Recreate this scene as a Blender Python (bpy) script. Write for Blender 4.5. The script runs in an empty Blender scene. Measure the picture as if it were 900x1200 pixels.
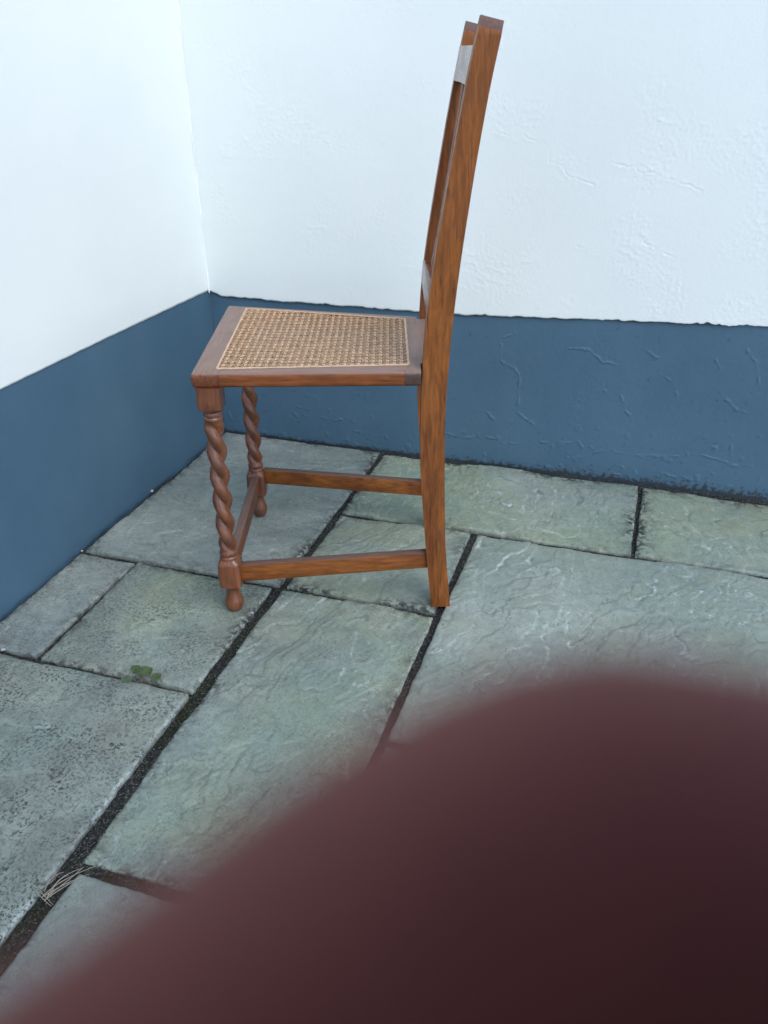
import bpy, bmesh, math, random
import numpy as np
from mathutils import Vector, Matrix
S = bpy.context.scene
C = S.collection
random.seed(4)
H = 0.96                                             # eye height of the camera above the paving

# ------------------------------------------------------------------ camera
Rr = Vector((0.95275184, 0.30359341, -0.00974544))
Uu = Vector((-0.13867194, 0.46328428, 0.87529296))
Ff = Vector((-0.27024808, 0.83258556, -0.48349484))
camd = bpy.data.cameras.new('camera')
cam = bpy.data.objects.new('camera', camd); C.objects.link(cam)
CM = Matrix(((Rr.x, Uu.x, -Ff.x, 0), (Rr.y, Uu.y, -Ff.y, 0), (Rr.z, Uu.z, -Ff.z, H), (0, 0, 0, 1)))
cam.matrix_world = CM
camd.sensor_fit = 'VERTICAL'; camd.sensor_height = 5.8; camd.sensor_width = 4.35
camd.lens = 983.3 / 1200 * 5.8
camd.clip_start = 0.001; camd.clip_end = 500
camd.dof.use_dof = True; camd.dof.focus_distance = 1.75
camd.dof.aperture_fstop = camd.lens / 1.6            # a small phone lens, 1.6 mm opening
S.camera = cam

# ------------------------------------------------------------------ world, sun, exposure
SUN_EL, SUN_AZ = math.radians(50), math.radians(128)   # azimuth clockwise from +Y
w = bpy.data.worlds.new('World'); S.world = w; w.use_nodes = True
nt = w.node_tree; nt.nodes.clear()
sky = nt.nodes.new('ShaderNodeTexSky'); sky.sky_type = 'NISHITA'; sky.sun_disc = False
sky.sun_elevation = SUN_EL; sky.sun_rotation = SUN_AZ
sky.air_density = 1.0; sky.dust_density = 1.0; sky.ozone_density = 1.0
bg = nt.nodes.new('ShaderNodeBackground'); bg.inputs[1].default_value = 0.15
wo = nt.nodes.new('ShaderNodeOutputWorld')
nt.links.new(sky.outputs[0], bg.inputs[0]); nt.links.new(bg.outputs[0], wo.inputs[0])
sl = bpy.data.lights.new('sun', 'SUN'); sl.energy = 0.75; sl.angle = math.radians(40); sl.color = (1, .96, .9)
so = bpy.data.objects.new('sun', sl); C.objects.link(so)
sd = Vector((math.sin(SUN_AZ) * math.cos(SUN_EL), math.cos(SUN_AZ) * math.cos(SUN_EL), math.sin(SUN_EL)))
so.rotation_euler = sd.to_track_quat('Z', 'Y').to_euler(); so.location = sd * 6
S.view_settings.view_transform = 'Standard'; S.view_settings.look = 'None'
S.view_settings.gamma = 1; S.view_settings.exposure = 1.05
S.render.engine = 'CYCLES'

# ------------------------------------------------------------------ helpers
def tag(o, label=None, cat=None, group=None, kind=None):
    for k, v in (('label', label), ('category', cat), ('group', group), ('kind', kind)):
        if v: o[k] = v
    return o
def empty(name, loc=(0, 0, 0), rz=0):
    o = bpy.data.objects.new(name, None); C.objects.link(o)
    o.location = loc; o.rotation_euler = (0, 0, rz); o.empty_display_size = .05
    return o
def link(name, me, m, parent=None, smooth=True):
    o = bpy.data.objects.new(name, me); C.objects.link(o)
    if m: me.materials.append(m)
    if smooth: me.polygons.foreach_set('use_smooth', [True] * len(me.polygons))
    if parent: o.parent = parent
    return o
def from_bm(name, bm, m, parent=None, smooth=True):
    bmesh.ops.recalc_face_normals(bm, faces=bm.faces[:])
    me = bpy.data.meshes.new(name); bm.to_mesh(me); bm.free()
    o = link(name, me, m, parent, smooth)
    if smooth:
        me.set_sharp_from_angle(angle=math.radians(38))
    return o
def prism(pts, a0, a1, axis='z', bev=0.0, seg=2, bm=None):
    """extrude polygon pts; axis = extrusion axis. z: pts=(u,v); v: pts=(u,z)"""
    bm = bm or bmesh.new()
    f3 = (lambda p, a: (p[0], p[1], a)) if axis == 'z' else (lambda p, a: (p[0], a, p[1]))
    lo = [bm.verts.new(f3(p, a0)) for p in pts]; hi = [bm.verts.new(f3(p, a1)) for p in pts]
    n = len(pts); fs = [bm.faces.new(lo[::-1]), bm.faces.new(hi)]
    for i in range(n): fs.append(bm.faces.new((lo[i], lo[(i + 1) % n], hi[(i + 1) % n], hi[i])))
    bmesh.ops.recalc_face_normals(bm, faces=fs)
    if bev:
        es = [e for e in {e for f in fs for e in f.edges} if len(e.link_faces) == 2 and e.calc_face_angle(0) > .6]
        bmesh.ops.bevel(bm, geom=es, offset=bev, segments=seg, profile=.5, affect='EDGES')
    return bm
def hexa(P, bev=0.0, seg=2):
    """box from 8 corners: 4 bottom ring, 4 top ring"""
    bm = bmesh.new(); v = [bm.verts.new(p) for p in P]
    for q in ((3, 2, 1, 0), (4, 5, 6, 7), (0, 1, 5, 4), (1, 2, 6, 5), (2, 3, 7, 6), (3, 0, 4, 7)): bm.faces.new([v[i] for i in q])
    bmesh.ops.recalc_face_normals(bm, faces=bm.faces[:])
    if bev: bmesh.ops.bevel(bm, geom=bm.edges[:], offset=bev, segments=seg, profile=.5, affect='EDGES')
    return bm
def tube(bm, pts, rads, n=6):
    rings = []
    for i, p in enumerate(pts):
        p = Vector(p); a = Vector(pts[max(i - 1, 0)]); b = Vector(pts[min(i + 1, len(pts) - 1)])
        t = (b - a).normalized(); s = t.orthogonal().normalized(); q = t.cross(s)
        r = rads[i] if hasattr(rads, '__len__') else rads
        rings.append([bm.verts.new(p + (s * math.cos(k * 6.28318 / n) + q * math.sin(k * 6.28318 / n)) * r) for k in range(n)])
    for A, B in zip(rings, rings[1:]):
        for k in range(n): bm.faces.new((A[k], A[(k + 1) % n], B[(k + 1) % n], B[k]))
    bm.faces.new(rings[0][::-1]); bm.faces.new(rings[-1])
    return bm

# numpy noise ------------------------------------------------------
def perlin(x, y, seed=0):
    xi = np.floor(x).astype(np.int64); yi = np.floor(y).astype(np.int64); xf = x - xi; yf = y - yi
    def g(ix, iy, fx, fy):
        h = (ix * 374761393 + iy * 668265263 + seed * 2147483647) & 0xffffffff
        h = ((h ^ (h >> 13)) * 1274126177) & 0xffffffff
        h = (h ^ (h >> 16)) & 0xffff
        a = h * (2 * math.pi / 65536); return np.cos(a) * fx + np.sin(a) * fy
    u = xf**3 * (xf * (xf * 6 - 15) + 10); v = yf**3 * (yf * (yf * 6 - 15) + 10)
    a = g(xi, yi, xf, yf); b = g(xi + 1, yi, xf - 1, yf); c = g(xi, yi + 1, xf, yf - 1); d = g(xi + 1, yi + 1, xf - 1, yf - 1)
    return (a + (b - a) * u) + ((c + (d - c) * u) - (a + (b - a) * u)) * v
def fbm(x, y, seed=0, oc=4, gain=.5):
    s = 0; a = 1
    for i in range(oc): s = s + a * perlin(x * 2**i + 17.3 * i, y * 2**i - 9.1 * i, seed + i * 7); a *= gain
    return s
def sstep(a, b, x):
    t = np.clip((x - a) / (b - a), 0, 1); return t * t * (3 - 2 * t)
def grid_mesh(name, X, Y, Z, attrs={}):
    """regular grid (ny,nx) of points to a mesh; attrs: dict of float point attributes"""
    ny, nx = X.shape
    me = bpy.data.meshes.new(name)
    co = np.stack([X, Y, Z], -1).reshape(-1, 3).astype(np.float32)
    idx = np.arange(nx * ny).reshape(ny, nx)
    q = np.stack([idx[:-1, :-1], idx[:-1, 1:], idx[1:, 1:], idx[1:, :-1]], -1).reshape(-1, 4)
    me.vertices.add(len(co)); me.vertices.foreach_set('co', co.ravel())
    me.loops.add(q.size); me.loops.foreach_set('vertex_index', q.ravel().astype(np.int32))
    me.polygons.add(len(q)); me.polygons.foreach_set('loop_start', np.arange(0, q.size, 4, dtype=np.int32))
    me.polygons.foreach_set('loop_total', np.full(len(q), 4, dtype=np.int32))
    me.update(calc_edges=True)
    for k, v in attrs.items():
        a = me.attributes.new(k, 'FLOAT', 'POINT'); a.data.foreach_set('value', v.reshape(-1).astype(np.float32))
    return me

# shader helpers ---------------------------------------------------
class NT:
    def __init__(s, name):
        s.m = bpy.data.materials.new(name); s.m.use_nodes = True; s.t = s.m.node_tree; s.t.nodes.clear()
        s.o = s.t.nodes.new('ShaderNodeOutputMaterial'); s.b = s.t.nodes.new('ShaderNodeBsdfPrincipled')
        s.t.links.new(s.b.outputs[0], s.o.inputs[0])
    def n(s, ty, **k):
        x = s.t.nodes.new('ShaderNode' + ty)
        for a, v in k.items(): setattr(x, a, v)
        return x
    def l(s, a, b): s.t.links.new(a, b)
    def coord(s, scale=(1, 1, 1), rot=(0, 0, 0), rnd=False):
        tc = s.n('TexCoord'); mp = s.n('Mapping'); mp.inputs[3].default_value = scale; mp.inputs[2].default_value = rot
        src = tc.outputs['Object']
        if rnd:
            oi = s.n('ObjectInfo'); mu = s.n('Math', operation='MULTIPLY'); mu.inputs[1].default_value = 37.0
            s.l(oi.outputs['Random'], mu.inputs[0]); ad = s.n('VectorMath', operation='ADD')
            s.l(src, ad.inputs[0]); s.l(mu.outputs[0], ad.inputs[1]); src = ad.outputs[0]
        s.l(src, mp.inputs[0]); return mp.outputs[0]
    def noise(s, co, sc, det=4, rough=.55, dist=0):
        x = s.n('TexNoise'); x.inputs['Scale'].default_value = sc; x.inputs['Detail'].default_value = det
        x.inputs['Roughness'].default_value = rough; x.inputs['Distortion'].default_value = dist
        s.l(co, x.inputs['Vector']); return x.outputs[0]
    def ramp(s, f, stops):
        r = s.n('ValToRGB'); e = r.color_ramp.elements
        while len(e) < len(stops): e.new(.5)
        for i, (p, c) in enumerate(stops):
            e[i].position = p; e[i].color = (*c, 1) if hasattr(c, '__len__') else (c, c, c, 1)
        s.l(f, r.inputs[0]); return r.outputs[0]
    def mix(s, f, a, b, mode='MIX'):
        x = s.n('MixRGB', blend_type=mode)
        for i, v in ((0, f), (1, a), (2, b)):
            if hasattr(v, 'links') or hasattr(v, 'is_linked'): s.l(v, x.inputs[i])
            elif i == 0: x.inputs[0].default_value = v
            else: x.inputs[i].default_value = (*v, 1)
        return x.outputs[0]
    def math(s, op, a, b=0.0, clamp=False):
        x = s.n('Math', operation=op); x.use_clamp = clamp
        for i, v in ((0, a), (1, b)):
            if hasattr(v, 'is_linked'): s.l(v, x.inputs[i])
            else: x.inputs[i].default_value = v
        return x.outputs[0]
    def attr(s, name):
        x = s.n('Attribute', attribute_name=name); return x.outputs['Fac']
    def bump(s, h, strength, dist=.001, prev=None):
        b = s.n('Bump'); b.inputs['Strength'].default_value = strength; b.inputs['Distance'].default_value = dist
        s.l(h, b.inputs['Height'])
        if prev is not None: s.l(prev, b.inputs['Normal'])
        return b.outputs[0]
    def fin(s, col=None, rough=.6, nrm=None, spec=None, coat=None, coat_rough=.2):
        if col is not None:
            if hasattr(col, 'is_linked'): s.l(col, s.b.inputs['Base Color'])
            else: s.b.inputs['Base Color'].default_value = (*col, 1)
        if hasattr(rough, 'is_linked'): s.l(rough, s.b.inputs['Roughness'])
        else: s.b.inputs['Roughness'].default_value = rough
        if nrm is not None: s.l(nrm, s.b.inputs['Normal'])
        if spec is not None: s.b.inputs['Specular IOR Level'].default_value = spec
        if coat: s.b.inputs['Coat Weight'].default_value = coat; s.b.inputs['Coat Roughness'].default_value = coat_rough
        return s.m

# ------------------------------------------------------------------ materials
def mat_render():
    s = NT('white_masonry_paint'); co = s.coord()
    n1 = s.noise(co, 2.2, 3); col = s.ramp(n1, [(.3, (.745, .797, .785)), (.7, (.79, .833, .82))])
    n2 = s.noise(co, 260, 2); n3 = s.noise(co, 60, 3, .6)
    col = s.mix(s.ramp(s.noise(co, 420, 1), [(.70, 0.0), (.76, .35)]), col, (.45, .47, .48))
    col = s.mix(s.ramp(s.attr('dirt_dark'), [(0, 0.0), (1, .8)]), col, (.13, .14, .14))
    b = s.bump(n3, .25, .0015); b = s.bump(n2, .25, .0006, b)
    return s.fin(col, .8, b, .3)
def mat_plinth():
    s = NT('blue_grey_masonry_paint'); co = s.coord()
    n1 = s.noise(co, 3, 4); col = s.ramp(n1, [(.3, (.050, .110, .168)), (.7, (.068, .138, .205))])
    col = s.mix(s.ramp(s.noise(s.coord((1, 1, .25)), 9, 4), [(.5, 0.0), (.8, .35)]), col, (.085, .155, .22))
    col = s.mix(s.ramp(s.noise(co, 500, 1), [(.72, 0.0), (.78, .4)]), col, (.2, .25, .28))
    col = s.mix(s.ramp(s.attr('dirt_dark'), [(0, 0.0), (1, .9)]), col, (.03, .034, .034))
    b = s.bump(s.noise(co, 70, 3), .4, .0015); b = s.bump(s.noise(co, 300, 2), .3, .0006, b)
    return s.fin(col, .5, b, .45)
def mat_slab():
    s = NT('riven_sandstone'); co = s.coord(rnd=True)
    a = s.noise(co, 3.0, 5, .6, .6); g = s.noise(co, 5.5, 4, .55, 1.0)
    col = s.ramp(a, [(.32, (.165, .212, .205)), (.5, (.225, .268, .252)), (.68, (.300, .335, .305))])
    green = s.ramp(g, [(.35, (.245, .285, .195)), (.65, (.185, .250, .200))])
    gm = s.math('MULTIPLY', s.ramp(s.noise(co, 2.4, 4, .6, .8), [(.30, 0.1), (.56, 1.0)]), s.attr('green'))
    col = s.mix(gm, col, green)
    # fine mineral grain
    gr = s.noise(co, 420, 3, .7)
    col = s.mix(1.0, col, s.ramp(gr, [(.25, .72), (.75, 1.28)]), 'MULTIPLY')
    mid = s.noise(co, 38, 5, .65, .4)
    col = s.mix(1.0, col, s.ramp(mid, [(.3, .84), (.7, 1.14)]), 'MULTIPLY')
    # pale mineral lines on the riven steps, lit ridge edges painted in
    em = s.math('MULTIPLY', s.attr('vein_glint'), s.ramp(s.noise(co, 90, 3, .6), [(.3, .35), (.6, 1.0)]))
    col = s.mix(em, col, (.44, .50, .48))
    col = s.mix(s.math('MULTIPLY', s.attr('crev'), .6), col, (.075, .095, .090))
    # lichen speckle
    sp1 = s.ramp(s.noise(co, 190, 4, .75, .3), [(.50, 0.0), (.58, 1.0)])
    sp2 = s.ramp(s.noise(co, 16, 4, .6, .4), [(.32, .1), (.58, 1.0)])
    sp = s.math('MULTIPLY', s.math('MULTIPLY', sp1, sp2), s.attr('lichen'))
    film = s.math('MULTIPLY', s.math('MULTIPLY', s.ramp(s.noise(co, 9, 4, .65, .4), [(.40, 0.0), (.62, .55)]), s.attr('lichen')), 1.0)
    col = s.mix(film, col, (.125, .135, .118))
    col = s.mix(sp, col, (.038, .043, .042))
    pit = s.ramp(s.noise(s.coord((1, .5, 1), (0, 0, .4), True), 210, 4, .65, .5), [(.57, 0.0), (.65, .6)])
    pit = s.math('MULTIPLY', pit, s.ramp(s.noise(co, 12, 3), [(.40, .15), (.60, 1.0)]))
    col = s.mix(pit, col, (.065, .080, .080))
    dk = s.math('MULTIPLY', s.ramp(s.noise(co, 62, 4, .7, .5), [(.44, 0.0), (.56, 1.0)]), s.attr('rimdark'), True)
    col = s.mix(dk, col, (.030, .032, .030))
    side = s.attr('side'); col = s.mix(side, col, (.035, .037, .033))
    b = s.bump(mid, .35, .0015); b = s.bump(gr, .5, .0006, b)
    b = s.bump(s.noise(s.coord((1, .35, 1), (0, 0, .5), True), 60, 5, .6, 1.2), .5, .0012, b)
    return s.fin(col, s.ramp(a, [(.3, .5), (.7, .62)]), b, .5)
def mat_bed():
    s = NT('dark_joint_soil'); co = s.coord()
    n = s.noise(co, 130, 4, .7); col = s.ramp(n, [(.35, (.008, .009, .009)), (.6, (.030, .032, .030)), (.78, (.12, .125, .12))])
    moss = s.ramp(s.noise(co, 7, 3), [(.62, 0.0), (.72, .35)])
    col = s.mix(moss, col, (.018, .032, .008))
    b = s.bump(n, 1.0, .004); return s.fin(col, .9, b, .2)
def wood(name, axis, cols, rough=.48, coat=.06, worn=0.0, dark=.7, top=None, spec=.3):
    s = NT(name); lo, hi = 1.0, 14.0
    sc = [hi, hi, hi]; sc['uvz'.index(axis)] = lo
    co = s.coord(tuple(sc)); n = s.noise(co, 2.2, 5, .6, 1.1)
    fib = s.noise(s.coord(tuple(k * 7 if k > 1 else 6.0 for k in sc)), 2.8, 4, .65, .4)
    wv = s.n('TexWave', wave_type='BANDS', bands_direction='Y'); wv.inputs['Scale'].default_value = 1.3
    wv.inputs['Distortion'].default_value = 7; wv.inputs['Detail'].default_value = 3; wv.inputs['Detail Scale'].default_value = .8
    s.l(s.coord(tuple(k * .8 if k > 1 else .9 for k in sc)), wv.inputs['Vector'])
    col = s.ramp(n, [(.3, cols[0]), (.52, cols[1]), (.72, cols[2])])
    col = s.mix(.45, col, s.ramp(wv.outputs[0], [(.1, cols[0]), (.8, cols[2])]))
    col = s.mix(1.0, col, s.ramp(fib, [(.3, .66), (.65, 1.15)]), 'MULTIPLY')
    pores = s.ramp(fib, [(.30, dark), (.40, 0.0)])
    col = s.mix(pores, col, tuple(c * .25 for c in cols[0]))
    scuff = s.ramp(s.noise(s.coord(), 30, 5, .7, .3), [(.55, 0.0), (.75, .35 + worn)])
    col = s.mix(scuff, col, tuple(c * .55 + .04 for c in cols[1]))
    fg = s.ramp(s.noise(s.coord(tuple(k * 3 if k > 1 else 9 for k in sc)), 2.0, 4, .6, .8), [(.42, .80), (.60, 1.12)])
    col = s.mix(1.0, col, fg, 'MULTIPLY')
    if top:                                              # worn, dusty upper face, with its sky reflection painted in too
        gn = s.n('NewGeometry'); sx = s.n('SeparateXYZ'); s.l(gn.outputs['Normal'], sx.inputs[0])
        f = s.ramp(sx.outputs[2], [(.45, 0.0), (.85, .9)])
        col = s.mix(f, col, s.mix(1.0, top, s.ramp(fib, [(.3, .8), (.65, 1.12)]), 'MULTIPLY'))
    r = s.ramp(s.noise(s.coord(), 18, 4), [(.3, rough - .08), (.7, rough + .12)])
    b = s.bump(fib, .3, .0006)
    return s.fin(col, r, b, spec, coat, .3)
OAK = [(.135, .038, .009), (.205, .063, .013), (.275, .094, .020)]
DOAK = [(.10, .032, .014), (.16, .052, .021), (.22, .075, .030)]
SEATC = [(.16, .045, .012), (.24, .070, .018), (.31, .105, .030)]
STOP = (.22, .148, .122)  # seat top: dust and wear, plus reflected sky put into the colour
M = dict(render=mat_render(), plinth=mat_plinth(), slab=mat_slab(), bed=mat_bed(),
         post=wood('honey_oak_upright', 'z', OAK), str_=wood('honey_oak_stretcher', 'u', OAK, top=(.11, .068, .055)),  # stretcher top tint stands in for its reflection
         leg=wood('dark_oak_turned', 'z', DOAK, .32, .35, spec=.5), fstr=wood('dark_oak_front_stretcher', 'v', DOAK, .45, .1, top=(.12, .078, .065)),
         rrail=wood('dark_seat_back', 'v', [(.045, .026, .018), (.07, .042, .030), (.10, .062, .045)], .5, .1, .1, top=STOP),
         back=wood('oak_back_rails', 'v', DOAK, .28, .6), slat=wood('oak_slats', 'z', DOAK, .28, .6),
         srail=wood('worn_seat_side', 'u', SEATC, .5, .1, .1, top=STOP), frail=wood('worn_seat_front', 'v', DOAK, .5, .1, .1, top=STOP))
def plain(name, col, rough=.6, var=.25, sc=60, spec=.4, bs=.3):
    s = NT(name); n = s.noise(s.coord(), sc, 3)
    c = s.ramp(n, [(.3, tuple(x * (1 - var) for x in col)), (.7, tuple(x * (1 + var) for x in col))])
    return s.fin(c, rough, s.bump(n, bs, .0006), spec)
M['cane'] = plain('cane_strip', (.66, .46, .29), .5, .25, 90)
M['cane_dark'] = plain('dark_cane_underside', (.33, .19, .105), .8, .3, 90)  # sides and undersides of the strands, darker than the tops
M['binder'] = plain('cane_binder', (.54, .38, .25), .5, .15, 120)
M['leaf'] = plain('small_leaf', (.11, .175, .065), .5, .3, 120)
M['leaf_dull'] = plain('small_dusty_leaf', (.13, .20, .13), .6, .2, 120)
M['stem'] = plain('reddish_stem', (.16, .09, .06), .6)
M['straw'] = plain('dry_straw', (.30, .265, .21), .7)
M['moss'] = plain('moss', (.022, .034, .008), .95, .5, 200)
M['grit'] = plain('grit', (.075, .078, .072), .9, .9, 160)
M['pebble'] = plain('pale_pebble', (.38, .39, .37), .8)
M['black'] = plain('black_phone_shell', (.012, .012, .013), .3, .1)
M['glass'] = plain('dark_screen_glass', (.006, .006, .008), .08, .1, 60, .5, 0)
M['cloth'] = plain('dark_knit', (.03, .035, .05), .95, .2, 300)
def mat_skin():
    s = NT('skin'); co = s.coord(); n = s.noise(co, 90, 4)
    c = s.ramp(n, [(.3, (.16, .036, .029)), (.7, (.22, .054, .043))])
    s.b.inputs['Subsurface Weight'].default_value = .04; s.b.inputs['Subsurface Radius'].default_value = (1, .25, .12)
    s.b.inputs['Subsurface Scale'].default_value = .004
    return s.fin(c, .6, s.bump(s.noise(co, 700, 2), .2, .0004), .24)
M['skin'] = mat_skin(); M['end'] = plain('dark_end_grain', (.12, .062, .05), .6, .2, 200); M['nail'] = plain('nail', (.6, .36, .3), .3, .05)

# ------------------------------------------------------------------ ground and paving
def ground():
    # one sheet out to the horizon
    xs = np.array([-300, -40, -8, -3, -1.3, -.6, 0, .6, 1.6, 4, 10, 40, 300.]); X, Y = np.meshgrid(xs, xs)
    o = link('ground', grid_mesh('ground', X, Y, X * 0 - .028), plain('soil_ground', (.10, .095, .08), .95, .3, 8), None, False)
    tag(o, kind='structure')
    xs = np.arange(-1.15, .75, .004); ys = np.arange(.2, 2.02, .004); X, Y = np.meshgrid(xs, ys)
    Z = -.0095 + .0022 * fbm(X * 60, Y * 60, 3, 3)
    o = link('joint_bed', grid_mesh('joint_bed', X, Y, Z), M['bed']); tag(o, kind='structure')
ground()
patio = empty('patio'); tag(patio, kind='structure')
SLABS = []
def slab(x0, x1, y0, y1, seed, green=.5, lichen=.3, riven=1.0, ang=.5, gl=.009, gr=.009, gb=.009, gt=.009, vein_glint=1.0, fine=True, dz=0.0, rim=(1, 1, 1, 1), pale=0):
    """stone between joint centre lines (in camera-height units); g* = half joints in metres"""
    x0, x1, y0, y1 = x0 * H + gl, x1 * H - gr, y0 * H + gb, y1 * H - gt
    st = .003 if fine else .03
    nx = max(4, int((x1 - x0) / st)); ny = max(4, int((y1 - y0) / st))
    xs = np.linspace(x0, x1, nx); ys = np.linspace(y0, y1, ny)
    X, Y = np.meshgrid(xs, ys)
    dl, dr, db, dt = X - x0, x1 - X, Y - y0, y1 - Y
    d = np.minimum(np.minimum(dl, dr), np.minimum(db, dt))
    # uneven sawn/split edges: warp near the border
    wgt = np.exp(-d / .02)
    ex = .0028 * fbm(X * 0 + seed, Y * 14, seed + 1, 4, .6) * wgt * (np.minimum(dl, dr) <= np.minimum(db, dt) + 1e9)
    ey = .0028 * fbm(X * 14, Y * 0 + seed, seed + 5, 4, .6) * wgt
    ca, sa = math.cos(ang), math.sin(ang)
    A = (X * ca + Y * sa); B = (-X * sa + Y * ca)                       # A across the ripples, B along
    wx = fbm(X * 6, Y * 6, seed + 11, 3) * .10; wy = fbm(X * 6 + 5, Y * 6, seed + 12, 3) * .10
    wx = wx * .35 + fbm(X * 28, Y * 28, seed + 14, 3) * .010; wy = wy * .35
    h = fbm((A + wx) * 5.0, (B + wy) * 1.5, seed + 20, 3, .42) + .5 * fbm((A + wx) * 1.6, B * 1.1, seed + 23, 2)
    K = 6.5; t = h * K; fl = np.floor(t); fr = t - fl
    stp = sstep(.0, .07, fr)
    local = sstep(-.30, .20, fbm(X * 3.1, Y * 3.1, seed + 31, 2))
    lev = perlin(fl * 3.7 + .5, fl * 1.3 + seed * .37, seed + 77)                  # every step its own strength
    z = (fl + stp + fr * .10) * .0024 * riven * (.45 + .55 * local)
    h2 = fbm((A + wx) * 16, (B + wy) * 6, seed + 120, 3) * 3.2; fr2 = h2 - np.floor(h2)
    z += (sstep(0, .12, fr2) - fr2) * .0018 * riven * sstep(-.25, .2, fbm(X * 6, Y * 6, seed + 131, 2))
    z += .0016 * fbm(X * 4, Y * 4, seed + 40, 2) * riven + .00035 * fbm(X * 70, Y * 70, seed + 41, 3)
    h3 = fbm((A + wx) * 38, (B + wy) * 17, seed + 140, 3) * 2.2; fr3 = h3 - np.floor(h3)
    z += (sstep(0, .2, fr3) - fr3) * .0009 * riven * sstep(-.25, .25, fbm(X * 10, Y * 10, seed + 141, 2))
    brk = sstep(-.22, .20, fbm(X * 5, Y * 5, seed + 50, 3)) * (.25 + .9 * sstep(-.2, .35, fbm(X * 45, Y * 45, seed + 51, 2)))
    wid = .022 + .06 * sstep(-.05, .5, fbm(X * 9, Y * 9, seed + 52, 2))
    vline = .75 * np.exp(-((fr - .05) / wid)**2) * brk + .50 * np.exp(-((fr2 - .08) / .07)**2) * brk * sstep(-.1, .3, fbm(X * 5, Y * 5, seed + 56, 2)) + .22 * np.exp(-((fr3 - .15) / .12)**2) * brk
    vline = np.clip(vline * vein_glint, 0, 1)
    if pale: vline = np.maximum(vline, pale * np.exp(-(dr / .0030)**2) * (.35 + .65 * sstep(-.3, .1, fbm(X * 10, Y * 30, seed + 57, 3))))  # brightens the right arris, a lit edge put into the colour
    crev = (np.exp(-((fr - .97) / .03)**2) + .7 * np.exp(-((fr2 - .95) / .05)**2) * sstep(-.1, .3, fbm(X * 6, Y * 6, seed + 131, 2))) * (.2 + .8 * sstep(-.2, .3, fbm(X * 13, Y * 13, seed + 58, 3)))
    crev = np.clip(crev, 0, 1) * min(1, riven)
    z -= z.mean(); z = .0070 * np.tanh(z / .0070)
    z -= .0022 * np.exp(-d / .0035)                                      # worn arris
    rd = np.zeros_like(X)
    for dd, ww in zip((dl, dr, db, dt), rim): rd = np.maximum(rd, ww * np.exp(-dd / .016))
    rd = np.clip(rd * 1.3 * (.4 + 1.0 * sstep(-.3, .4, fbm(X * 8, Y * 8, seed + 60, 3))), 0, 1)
    X = X + ex; Y = Y + ey
    pad = lambda a, f: np.pad(a, 1, mode='edge') if f is None else np.pad(a, 1, constant_values=f)
    Xp, Yp = pad(X, None), pad(Y, None); Zp = pad(z + dz, -.024)
    me = grid_mesh('paving_slab', Xp, Yp, Zp, dict(vein_glint=pad(vline, 0.), crev=pad(crev, 0.), rimdark=pad(rd, 1.), lichen=pad(np.full_like(X, lichen), None),
                  green=pad(np.full_like(X, green), None), side=pad(np.zeros_like(X), 1.)))
    o = link('paving_slab', me, M['slab'], patio)
    SLABS.append(o); return o
W = .0016
# first row against the back wall
slab(-1.165, -.668, 1.346, 2.057, 3, .15, .30, .8, 1.2, gl=.005, gr=.008, gb=.008, gt=.004, vein_glint=.7, rim=(.6, .8, .6, .9), pale=.4)
slab(-.668, .037, 1.692, 2.057, 14, .95, .15, 1.1, .3, gl=.008, gr=.005, gb=.004, gt=.009, vein_glint=1.0, rim=(.8, 1, .3, 1.2))
slab(.037, .74, 1.692, 2.052, 25, 1.0, .15, 1.0, .5, gl=.005, gr=.008, gb=.004, gt=.011, vein_glint=.9, rim=(1, 1, .3, 1.2))
slab(-.668, -.325, 1.346, 1.692, 31, .75, .2, 1.0, -.5, gl=.009, gr=.008, gb=.007, gt=.005, vein_glint=.8, rim=(.7, .6, .7, .5))
slab(-.325, .40, .982, 1.692, 47, .55, .06, 1.2, -.32, gl=.008, gr=.008, gb=.007, gt=.004, vein_glint=1.25, rim=(.15, .3, .3, .15))
slab(-1.165, -1.017, .99, 1.346, 52, .15, .55, .6, 1.2, gl=.004, gr=.005, gb=.007, gt=.007, vein_glint=.2, rim=(.8, .5, .6, .6))
slab(-1.017, -.676, .99, 1.346, 63, .9, .75, .8, .7, gl=.005, gr=.011, gb=.006, gt=.007, vein_glint=.35, rim=(.5, .7, .5, .5), pale=.9)
slab(-1.165, -.672, .30, .99, 71, .45, 1.0, .7, .9, gl=.005, gr=.014, gb=.008, gt=.007, vein_glint=.3, rim=(.5, .2, .5, .3), pale=1.0)
slab(-.676, -.325, .622, 1.346, 85, .95, .35, 1.2, -.3, gl=.013, gr=.008, gb=.010, gt=.007, vein_glint=1.1, rim=(.8, .5, .6, .6), pale=.8)
slab(-.325, .40, .27, .982, 92, .3, .1, 1.0, .3, gl=.008, gr=.008, gb=.010, gt=.010, vein_glint=.6, rim=(.3, .3, .3, .3))
slab(-.668, -.325, .25, .622, 101, .5, .10, .35, 1.4, gl=.014, gr=.008, gb=.008, gt=.010, vein_glint=.05, rim=(.4, .3, .3, .3))
# the rest of the terrace, out of the picture
rs = [(.40, 1.05, 1.05, 1.692), (.74, 1.45, 1.692, 2.05), (.40, 1.05, .30, 1.05), (1.05, 1.7, .65, 1.692), (-1.165, -.6, -.45, .30), (-.6, .1, -.45, .25), (.1, .75, -.45, .27),
      (.75, 1.5, -.45, .30), (1.05, 1.7, .30, .65), (-1.165, -.3, -1.2, -.45), (-.3, .5, -1.2, -.45), (.5, 1.3, -1.2, -.45)]
for i, r in enumerate(rs): slab(*r, 200 + i * 9, .4, .3, .6, .6, fine=False)

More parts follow.
